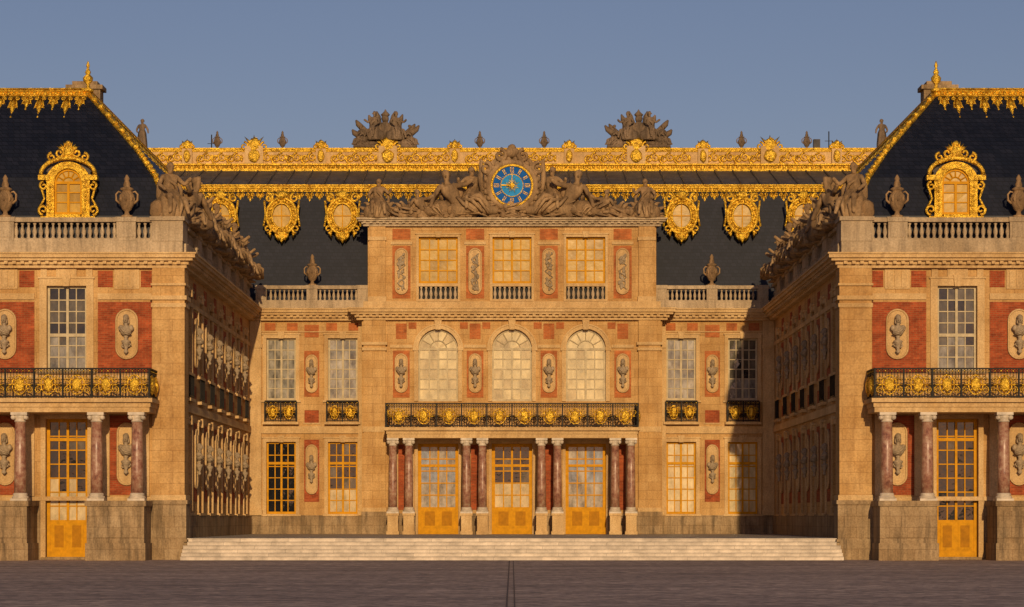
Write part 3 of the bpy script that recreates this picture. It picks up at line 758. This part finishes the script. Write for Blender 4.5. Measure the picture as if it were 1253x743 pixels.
# ------------------------------------------------------------------ CENTRAL BUILDING
g = 'palace_main_building'
S = B(g, 'walls', 'limestone'); PL = B(g, 'plinth', 'limestone_plinth'); T = B(g, 'stone_bands', 'limestone_trim')
RB = B(g, 'brick_panels', 'painted_brick_orange'); RD = B(g, 'ground_floor_brick', 'red_brick')
for s in (-1, 1):
    SIGN = s; XF = Matrix.Scale(s, 4, (1, 0, 0))
    ws = [-12.85, -9.42]
    ops = [(c-.82, c+.82, 8.4, 11.85) for c in ws] + [(c-.82, c+.82, 2.07, 6.08) for c in ws]
    wall(S, -HW, -8.3, 2.0, 12.85, ops); PL.box(-HW, -8.3, -.1, .3, .9, 2.0)
    for k, c in enumerate(ws):
        t1 = 'pale' if s > 0 else ('palemix', 'pale')[k]
        window(g, c, 8.4, 11.85, .82, .2, 'cream_paint', 4, 6, t1); surround(g, c, 8.4, 11.85, .82, .2)
        window(g, c, 2.07, 6.08, .82, .2, 'ochre_paint', 4, 6, ('dark', 'darkcream')[k] if s > 0 else 'cream', tr=4.9); surround(g, c, 2.07, 6.08, .82, .2)
        railing(g, c-.88, c+.88, 7.2, 8.38, -.32, .6, .88); T.box(c-1, c+1, -.38, .02, 7.05, 7.19)
        for s2 in (-1, 1):
            RB.box(c+s2*.62-.3, c+s2*.62+.3, -.022, .05, 12.28, 12.7)
    c = -11.15
    RB.box(c-.42, c+.42, -.024, .05, 8.6, 11.15); RD.box(c-.42, c+.42, -.024, .05, 2.75, 6.2)
    RB.box(c-.4, c+.4, -.024, .05, 11.9, 12.6); RD.box(c-.4, c+.4, -.024, .05, 7.15, 7.85)
    T.prism([(c-.47, 7.08), (c+.47, 7.08), (c+.47, 7.15), (c-.47, 7.15)], -.06, 0)
    niche(g, c, 8.85, 10.9, .3); niche(g, c, 3.2, 5.9, .3)
    put('bust', 'wall_bust', c, -.09, 9.1, 0, 1.1); put('bust', 'wall_bust', c, -.09, 3.8, 0, 1.1)
    for xa, xb in ((-14.59, -13.95), (-8.55, -8.302)):
        T.box(xa, xb, -.16, .02, 2.0, 12.82); T.box(xa-.0, xb+.05, -.22, .01, 11.3, 11.5); T.box(xa, xb+.06, -.24, .01, 2.0, 2.3)
    T.box(-13.95, -8.55, -.12, .02, 6.55, 6.95); T.box(-13.95, -8.55, -.06, .02, 11.99+.2, 12.24)
    TT = B(g, 'cornice', 'limestone_trim')
    cornice(g, -HW, -8.3, 12.82, CPROF, -1, 0)
    B(g, 'parapet', 'parapet_stone').box(-HW+.22, -8.0, -.22, .3, 13.46, 13.86)
    balustrade(g, -HW+.3, -8.0, 13.86, .03, .62, peds=[-13.95, -11.12, -8.3], pedw=.6, sp=.25)
    put('urn', 'stone_urn', -11.12, .03, 14.78, 0, .95)
    S.quad((-8.3, -1, .9), (-8.3, 0, .9), (-8.3, 0, 13), (-8.3, -1, 13))
    zz = 12.78
    for h, p in CPROF:
        TT.box(-8.3-p, -8.3, -.999, -.77, zz+.002, zz+h-.003); zz += h
# pavilion
SIGN = 1; XF = Matrix.Translation((0, -1, 0))
wx = [-4.08, 0, 4.08]; px = [-6.12, -2.04, 2.04, 6.12]
ops = [(c-1.1, c+1.1, 8.3, 12.3) for c in wx] + [(c-1.12, c+1.12, .95, 5.96) for c in wx]
wall(S, -8.3, 8.3, .95, 12.8, ops)
T2 = B(g, 'arch_mouldings', 'limestone_trim')
for i, c in enumerate(wx):
    archfill(S, c, 12.3, 1.1, 0)
    window(g, c, 8.3, 12.3, 1.1, .2, 'cream_paint', 4, 5, 'cream', arch=True, bar=.035)
    n = 18; zs = 12.3-1.1
    for k in range(n):
        a0, a1 = pi*k/n, pi*(k+1)/n
        for (r0, r1, p) in ((1.105, 1.3, .1), (1.3, 1.38, .15)):
            o = lambda a, r: (c+r*cos(a), zs+r*sin(a))
            T2.prism([o(a0, r1), o(a1, r1), o(a1, r0), o(a0, r0)], -p, .02)
    for s2 in (-1, 1):
        a, b2 = sorted((c+s2*1.105, c+s2*1.32)); T2.box(a, b2, -.1, .02, 8.3, zs)
        a, b2 = sorted((c+s2*1.08, c+s2*1.4)); T2.box(a, b2, -.14, .02, zs-.1, zs+.08)
    T2.prism([(c-.14, 12.25), (c+.14, 12.25), (c+.2, 12.78), (c-.2, 12.78)], -.24, 0)
    window(g, c, .95, 5.96, 1.12, .25, 'ochre_paint', 4, 5, ('blue', 'darkcream', 'blue')[i], zpanel=2.45, tr=4.75, fw=.18, bar=.03)
    surround(g, c, .95, 5.96, 1.12, .16, sill=False, key=False)
for c in px:
    RB.box(c-.46, c+.46, -.024, .05, 8.5, 11.1)
    RB.box(c-.3, c+.3, -.026, .05, 11.75, 12.6)
    for s2 in (-1, 1):
        RB.box(c+s2*.62-.22, c+s2*.62+.22, -.022, .05, 12.3, 12.66) if abs(c+s2*.62) < 6.6 else None
    T.box(c-.62, c+.62, -.1, .02, 11.25, 11.42)
    niche(g, c, 8.8, 10.9, .32); put('bust', 'wall_bust', c, -1.09, 9.05, 0, 1.12)
for s2 in (-1, 1):
    a, b2 = sorted((s2*6.98, s2*8.2))
    S.box(a, b2, -.22, .02, 2.2, 12.76)
    T.box(a-.06, b2+.06, -.3, .02, 11.1, 11.25); T.box(a-.1, b2+.1, -.34, .02, 11.4, 11.56)
    T.box(a-.05, b2+.05, -.28, .02, 2.2, 2.42); PL.box(a-.1, b2+.1, -.34, .02, .9, 2.2)
    T.box(a-.04, b2+.04, -.27, .02, 6.6, 6.9)
zt = cornice(g, -8.3, 8.3, 12.78, CPROF, 1, 1)
B(g, 'attic_base', 'limestone_trim').box(-8.2, 8.2, -.3, .8, zt+.001, 13.8)
CX = []
for s2 in (-1, 1): CX += [s2*6.49, s2*5.62, s2*2.48, s2*1.61]
for a, b2 in ((-6.49, -5.62), (-2.48, -1.61), (1.61, 2.48), (5.62, 6.49)):
    for c in (a, b2):
        W = B(g, 'column_pedestals', 'limestone_trim'); W.box(c-.34, c+.34, -2.34, -1.66, .95, 1.12); W.box(c-.29, c+.29, -2.29, -1.71, 1.12, 1.98); W.box(c-.34, c+.34, -2.34, -1.66, 1.98, 2.1)
    m0 = (a+b2)/2
    RD.box(m0-.4, m0+.4, -.02, .05, 2.3, 5.9)
    PL.box(m0-.75, m0+.75, -.12, .02, .95, 2.1)
for c in CX:
    column(g, c, -2.0, 2.1, 6.2, .235)
    T.box(c-.2, c+.2, -.1, .02, 2.1, 6.2)
T.box(-6.8, 6.8, -2.3, -.1, 6.2, 6.42); T.box(-6.84, 6.84, -2.35, -.09, 6.42, 6.6)
B(g, 'balcony_slab', 'limestone_trim').box(-6.98, 6.98, -2.52, -.08, 6.6, 6.78)
railing(g, -6.85, 6.85, 6.8, 8.1, -2.42, .6, 1.37)
for s2 in (-1, 1):
    XF = Matrix.Translation((s2*6.85, -3.42, 0)) @ Matrix.Rotation(pi/2, 4, 'Z'); railing(g, .06, 2.3, 6.8, 8.1, 0, .6, 1.2)
# attic storey
XF = Matrix.Translation((0, -.8, 0))
ops = [(c-1.08, c+1.08, 13.85, 17.4) for c in wx]
wall(S, -7.98, 7.98, 13.8, 18.0, ops)
S.box(-7.98, -7.97, .001, 5, 13.8, 18.0); S.box(7.97, 7.98, .001, 5, 13.8, 18.0)
for c in wx:
    window(g, c, 14.85, 17.4, 1.08, .22, 'ochre_paint', 4, 4, 'ochre', bar=.03)
    B(g, 'window_surrounds', 'limestone_trim').box(c-1.08, c+1.08, .25, .5, 13.85, 14.85)
    surround(g, c, 13.85, 17.4, 1.08, .14, sill=False)
    K = B(g, 'attic_black_backing', 'black_iron'); K.box(c-1.07, c+1.07, .18, .24, 13.9, 14.8)  # flat black sheet set behind the balusters, in place of an open recess
    T.box(c-1.08, c+1.08, -.12, .2, 14.66, 14.83); T.box(c-1.08, c+1.08, -.12, .2, 13.85, 13.95)
    BS = B(g, 'balusters', 'parapet_stone', True)
    for k in range(8): BS.lathe(c-.94+k*.268, .0, 13.95, BALP, 8, 1.0)
for c in px:
    RB.box(c-.5, c+.5, -.024, .05, 14.0, 16.9); RB.box(c-.5, c+.5, -.024, .05, 17.25, 17.85)
    niche(g, c, 14.25, 16.75, .33); relief(g, c, 14.35, 16.6, -.08)
    T.box(c-.6, c+.6, -.08, .02, 16.98, 17.14)
for s2 in (-1, 1):
    a, b2 = sorted((s2*7.0, s2*7.9)); S.box(a, b2, -.18, .02, 13.8, 17.98); T.box(a-.05, b2+.05, -.24, .02, 17.2, 17.4); T.box(a-.05, b2+.05, -.24, .02, 13.8, 14.1)
cornice(g, -7.98, 7.98, 17.98, [(.12, .24), (.12, .34), (.1, .5), (.1, .6)], 1, 1, mat='parapet_stone')
B(g, 'roof_top', 'lead_roofing').box(-7.97, 7.97, .1, 4.5, 18.1, 18.4)
# central roof
XF = Matrix.Identity(4)
R = B(g, 'mansard_roof', 'roof_slate'); L = B(g, 'roof_top', 'lead_roofing')
R.quad((-24, .8, 13.6), (24, .8, 13.6), (24, 2.8, 20.4), (-24, 2.8, 20.4))
L.quad((-24, 2.8, 20.4), (24, 2.8, 20.4), (24, 12, 22.8), (-24, 12, 22.8))
L.quad((-24, 13, 22.8), (24, 13, 22.8), (24, 22, 14), (-24, 22, 14))
L.box(-24, 24, 12, 13, 22.3, 22.85); L.box(-HW, HW, 0, 1.2, 13.5, 13.58)
a = -23
while a < 23.5:
    L.tube([(a, 2.85, 20.46), (a, 11.95, 22.84)], .05, 4); a += 1.1
XF = Matrix.Translation((0, 2.75, 20.55))
fringe(g, -19.6, 19.6, 1.4, .56)
XF = Matrix.Translation((0, 12, 0))
Gf = B(g, 'gilded_band', 'gilded_lead'); G = B(g, 'gilded_cresting', 'gilded_lead', True)
Gf.box(-22.9, 22.9, -.25, 0, 22.75, 22.9); Gf.box(-22.9, 22.9, -.14, 0, 22.9, 23.1); Gf.box(-22.9, 22.9, -.3, 0, 23.1, 23.2)
Gf.box(-22.9, 22.9, -.2, .1, 24.04, 24.16); Gf.box(-22.9, 22.9, -.13, .05, 23.94, 24.04)
a = -22.8
while a < 22.8: G.ell((a, -.18, 23.0), .1, .08, .09, 6, 4); a += .28
B(g, 'ridge_panels', 'limestone_trim').box(-22.8, 22.8, -.05, .1, 23.2, 23.94)
gp = [3.45+4.03*i for i in range(5)]; gp = [-v for v in gp]+gp
a = -22.6
while a < 22.6:
    if not any(abs(a+.45-q) < .5 for q in gp):
        for s2 in (-1, 1):
            G.scroll(a+.45+s2*.2, -.12, 23.55+s2*.06, .29, .06, s2, pi/2*s2, 1.5, 14, 5)
        G.leaf(a, 23.3, a+.45, 23.85, -.12, .07, .08); G.ell((a+.9, -.12, 23.55), .09, .08, .2, 6, 5, .3)
    a += .9
for q in gp:
    big = abs(abs(q)-7.5) < .3 or abs(abs(q)-15.5) < .3
    B(g, 'ridge_panels', 'limestone_trim').box(q-.55 if big else q-.3, q+.55 if big else q+.3, -.3, .1, 23.2, 24.1 + (.15 if big else 0))
    w = .75 if big else .42
    G.ell((q, -.36, 23.65), w*.5, .12, .38, 10, 8, .2)
    G.ell((q, -.2, 24.3), w*.55, .15, .3 if not big else .45, 10, 8, .3)
    for s2 in (-1, 1):
        G.scroll(q+s2*w*.8, -.22, 24.25, w*.35, .08, s2, pi/2, 1.2); G.leaf(q, 24.2, q+s2*w*.8, 24.6+(.25 if big else 0), -.2, .1, .1)
    G.leaf(q, 24.2, q, 24.95 if big else 24.7, -.2, .12, .1)
XF = Matrix.Identity(4)
def oval_dormer(cx):
    y, zc = 1.55, 18.85
    L = B(g, 'dormer_bodies', 'lead_roofing'); D = B(g, 'window_panes', 'glass_ochre')
    Gs = B(g, 'gilded_dormers', 'gilded_lead', True); F = B(g, 'window_frames', 'ochre_paint')
    el = lambda rx, rz, n=20: [(cx+rx*cos(2*pi*i/n), zc+rz*sin(2*pi*i/n)) for i in range(n)]
    L.prism(el(.85, 1.0), y+.1, 3.0); D.prism(el(.52, .68), y+.03, y+.08)
    F.box(cx-.03, cx+.03, y-.02, y+.025, zc-.68, zc+.68); F.box(cx-.5, cx+.5, y-.015, y+.02, zc-.03, zc+.03)
    o, n2 = el(.86, 1.02), el(.53, .69)
    for i in range(20):
        j = (i+1) % 20; Gs.prism([o[i], o[j], n2[j], n2[i]], y-.08, y+.12)
    Gs.ring(cx, y-.1, zc, .84, 1.0, .09, 24, 6); Gs.ring(cx, y-.1, zc, .55, .71, .055, 24, 6)
    for k in range(14):
        t = 2*pi*k/14; Gs.ell((cx+.7*cos(t), y-.12, zc+.85*sin(t)), .09, .07, .09, 6, 4, .2)
    for s2 in (-1, 1):
        Gs.scroll(cx+s2*.72, y-.06, zc+1.0, .26, .085, s2, pi/2, 1.2); Gs.scroll(cx+s2*.8, y-.06, zc-.75, .24, .08, -s2, -pi/2, 1.2)
        Gs.tube([(cx+s2*.98, y-.04, zc+.85), (cx+s2*.9, y-.04, zc+.1), (cx+s2*1.02, y-.04, zc-.6)], [.07, .06, .07], 6)
        Gs.leaf(cx+s2*.4, zc-.85, cx+s2*.15, zc-1.5, y-.05, .14, .1); Gs.leaf(cx+s2*.7, zc-.8, cx+s2*.62, zc-1.3, y-.05, .12, .1)
        Gs.leaf(cx+s2*.1, zc+1.0, cx+s2*.5, zc+1.35, y-.1, .1, .1)
    Gs.ell((cx, y-.12, zc+1.15), .3, .15, .24, 10, 7, .25); Gs.ell((cx, y-.08, zc-1.15), .26, .12, .26, 8, 6, .25); Gs.leaf(cx, zc-1.2, cx, zc-1.62, y-.06, .13, .1)
for c in (-16.4, -12.96, -9.54, 9.54, 12.96, 16.4): oval_dormer(c)

# ------------------------------------------------------------------ CLOCK + pediment sculpture
g = 'wall_clock'; XF = Matrix.Translation((0, -1.25, 20.2))
B(g, 'stone_backing', 'weathered_sculpture_stone').prism([(-1.5, -1.75), (1.5, -1.75), (1.62, -.3), (1.5, .85), (1.05, 1.45), (.5, 1.75), (-.5, 1.75), (-1.05, 1.45), (-1.5, .85), (-1.62, -.3)], .12, .7)
SF = B(g, 'carved_frame', 'weathered_sculpture_stone', True)
SF.ring(0, .05, 0, 1.3, 1.3, .17, 30, 8)
for k in range(26):
    t = 2*pi*k/26; SF.ell((1.45*cos(t), .08, 1.45*sin(t)), .17, .15, .17, 7, 5, .3)
SF.ell((0, .05, 1.85), .4, .25, .32, 10, 8, .2); SF.ell((0, .05, 2.1), .22, .18, .18, 8, 6, .2)
for s2 in (-1, 1):
    SF.scroll(s2*.65, .05, 1.65, .36, .13, s2, pi/2, 1.2); SF.scroll(s2*1.45, .05, .95, .36, .12, s2, pi/2, 1.2)
    SF.scroll(s2*1.6, .05, -1.25, .4, .14, -s2, -pi/2, 1.2)
    SF.tube([(s2*1.0, .2, .9), (s2*1.7, .25, 1.4), (s2*1.75, .25, .4), (s2*1.6, .2, -.6)], [.12, .16, .16, .12], 7)
Fc = lambda r, n=40: [(r*cos(2*pi*i/n), r*sin(2*pi*i/n)) for i in range(n)]
B(g, 'dial', 'clock_blue').prism(Fc(1.1), 0, .13); B(g, 'dial_centre', 'clock_blue_light').prism(Fc(.6), -.02, .01)
GC = B(g, 'gilded_ring', 'gilded_lead', True); GC.ring(0, -.01, 0, 1.12, 1.12, .085, 40, 8); GC.ring(0, -.01, 0, .62, .62, .03, 30, 6)
NM = B(g, 'numerals', 'gilded_lead')
for k in range(12):
    a = k*pi/6
    for d in ((-.045, .045) if k % 3 else (-.08, 0, .08)):
        c0, s0 = cos(a), sin(a); q = [(.7, d-.018), (1.0, d-.018), (1.0, d+.018), (.7, d+.018)]
        NM.prism([(r*c0-t*s0, r*s0+t*c0) for r, t in q], -.03, 0)
for k in range(16):
    a = k*pi/8; GC.leaf(.1*cos(a), .1*sin(a), (.5 if k % 2 else .38)*cos(a), (.5 if k % 2 else .38)*sin(a), -.022, .035, .03)
GC.ell((0, -.05, 0), .16, .08, .16, 12, 8)
HN = B(g, 'hands', 'gilded_lead'); HN.prism([(-.04, -.2), (.04, -.2), (.015, .9), (-.015, .9)], -.095, -.08)
HN.prism([(.15, -.05), (-.55, -.03), (-.62, 0), (-.55, .04), (.15, .05)], -.115, -.1)
XF = Matrix.Identity(4)
for s2 in (1, -1):
    SIGN = s2
    put('rec', 'pediment_statue', -2.85, -1.05, 18.5, 0, 2.1, 1)
    put('seat', 'pediment_statue', -2.2, -.7, 18.7, 10, 1.6, -1)
    put('rec', 'pediment_statue', -4.75, -1.0, 18.42, 0, 1.3, 1)
    put('trophy2', 'pediment_trophy', -3.9, -.7, 18.42, 0, .7)
    put('trophy2', 'pediment_trophy', -5.7, -.9, 18.42, 0, .52)
    put('trophy2', 'pediment_trophy', -7.35, -.8, 18.42, 0, .55)
    put('seat', 'pediment_statue', -7.4, -.9, 18.42, 0, 1.35)
    put('group', 'roof_sculpture_group', -7.65, 12.2, 24.2, 0, 1.0)
    for x in (-1.95, -13.9, -17.85): put('urn_dark', 'roof_urn', x, 12.6, 24.15, 0, .62)
    put('stand', 'roof_statue', -22.4, 12.6, 24.2, 0, .95); put('seat', 'roof_statue', -23.3, 12.6, 23.6, 20, 1.1)
SIGN = 1
g = 'pediment_carving'; S2 = B(g, 'carved_base', 'weathered_sculpture_stone', True)
for k in range(170):
    x = random.uniform(-7.2, 7.2)
    hgt = .25+.7*max(0, 1-abs(x)/7.5)
    S2.ell((x, -1.05+random.uniform(-.25, .2), 18.42+random.random()*hgt), random.uniform(.1, .3), .2, random.uniform(.1, .26), 8, 6, .45)
for k in range(40):
    x = random.uniform(-7, 7); z = 18.5+random.random()*.5; a = random.uniform(-.5, .5)
    S2.tube([(x-.5, -1.3, z), (x, -1.42, z+a*.5), (x+.5, -1.3, z+a)], [.03, .08, .03], 6)
S2.v = [(a, b2, max(c, 18.405)) for a, b2, c in S2.v]

g = 'roof_antenna'
for x, h in ((19.3, 2.0), (18.6, 1.3), (-18.3, 1.8)):
    K = B(g, 'mast', 'black_iron'); K.tube([(x, 13.5, 23.2), (x, 13.5, 23.4+h)], .035, 6); K.box(x-.25, x+.25, 13.48, 13.52, 23.2+h*.8, 23.23+h*.8)
B(g, 'cabinet', 'lead_roofing').box(18.35, 18.75, 13.3, 13.7, 23.0, 24.9)

# ------------------------------------------------------------------ ground, court, steps
def single(name, mat, fn):
    mb = MB('', '', mat, False); fn(mb); ob = bpy.data.objects.new(name, mesh_from(mb.v, mb.f, name, mat, False)); COL.objects.link(ob); return ob
single('ground', 'cobblestones', lambda m: m.quad((-900, -900, 0), (900, -900, 0), (900, 900, 0), (-900, 900, 0)))
single('courtyard_paving', 'court_checker_marble', lambda m: m.box(-HW, HW, -30.0, 0, .1, .95))
def steps(m):
    n = 6
    for i in range(n):
        z1 = .948*(i+1)/n; y0 = -31.75+.34*i
        m.box(-14.38, 14.38, y0, y0+.34 if i < n-1 else -30.001, .002 if i == 0 else 0.0, z1-.03)
        m.box(-14.38, 14.38, y0-.03, y0+.31 if i < n-1 else -30.001, z1-.03, z1)
single('marble_steps', 'step_marble', steps)
def drain(m):
    m.box(-.13, -.09, -110, -33, .004, .010); m.box(.04, .07, -110, -33, .004, .009)
single('drainage_channel', 'drain_stone', drain)

for (grp, sg, part, mat), mbx in PARTS.items():
    if not mbx.v: continue
    me = mesh_from(mbx.v, mbx.f, part, mat, mbx.sm); ob = bpy.data.objects.new(part, me); COL.objects.link(ob)
    ob.parent = root((grp, sg), grp)

# ------------------------------------------------------------------ light, sky, camera
EL, AZ = 14, 3.4
w = bpy.data.worlds.new('World'); scene.world = w; w.use_nodes = True
nt = w.node_tree; bg = nt.nodes['Background']
sky = nt.nodes.new('ShaderNodeTexSky'); sky.sky_type = 'NISHITA'; sky.sun_disc = False
sky.sun_elevation = radians(EL); sky.sun_rotation = radians(180-AZ); sky.air_density = 1.0; sky.dust_density = .6; sky.ozone_density = 5.0
tint = mixc(nt, 1.0, sky.outputs[0], (1.62, .99, .86), 'MULTIPLY')
nt.links.new(tint, bg.inputs['Color']); bg.inputs['Strength'].default_value = .064
sd = bpy.data.lights.new('sun', 'SUN'); sd.energy = 3.2; sd.angle = radians(.6); sd.color = (1, .72, .40)
so = bpy.data.objects.new('sun', sd); COL.objects.link(so)
d = Vector((sin(radians(AZ))*cos(radians(EL)), -cos(radians(AZ))*cos(radians(EL)), sin(radians(EL))))
so.rotation_euler = d.to_track_quat('Z', 'Y').to_euler(); so.location = (20, -80, 40)
cam = bpy.data.cameras.new('camera'); co = bpy.data.objects.new('camera', cam); COL.objects.link(co)
co.location = (0, -143.3, 1.8); co.rotation_euler = (radians(90), 0, 0)
cam.sensor_width = 36; cam.lens = 90.5; cam.shift_y = .2103; cam.clip_end = 3000; cam.clip_start = .5
scene.camera = co
scene.view_settings.view_transform = 'Standard'; scene.view_settings.look = 'None'; scene.view_settings.exposure = 0
print('verts', sum(len(m.v) for m in PARTS.values()))
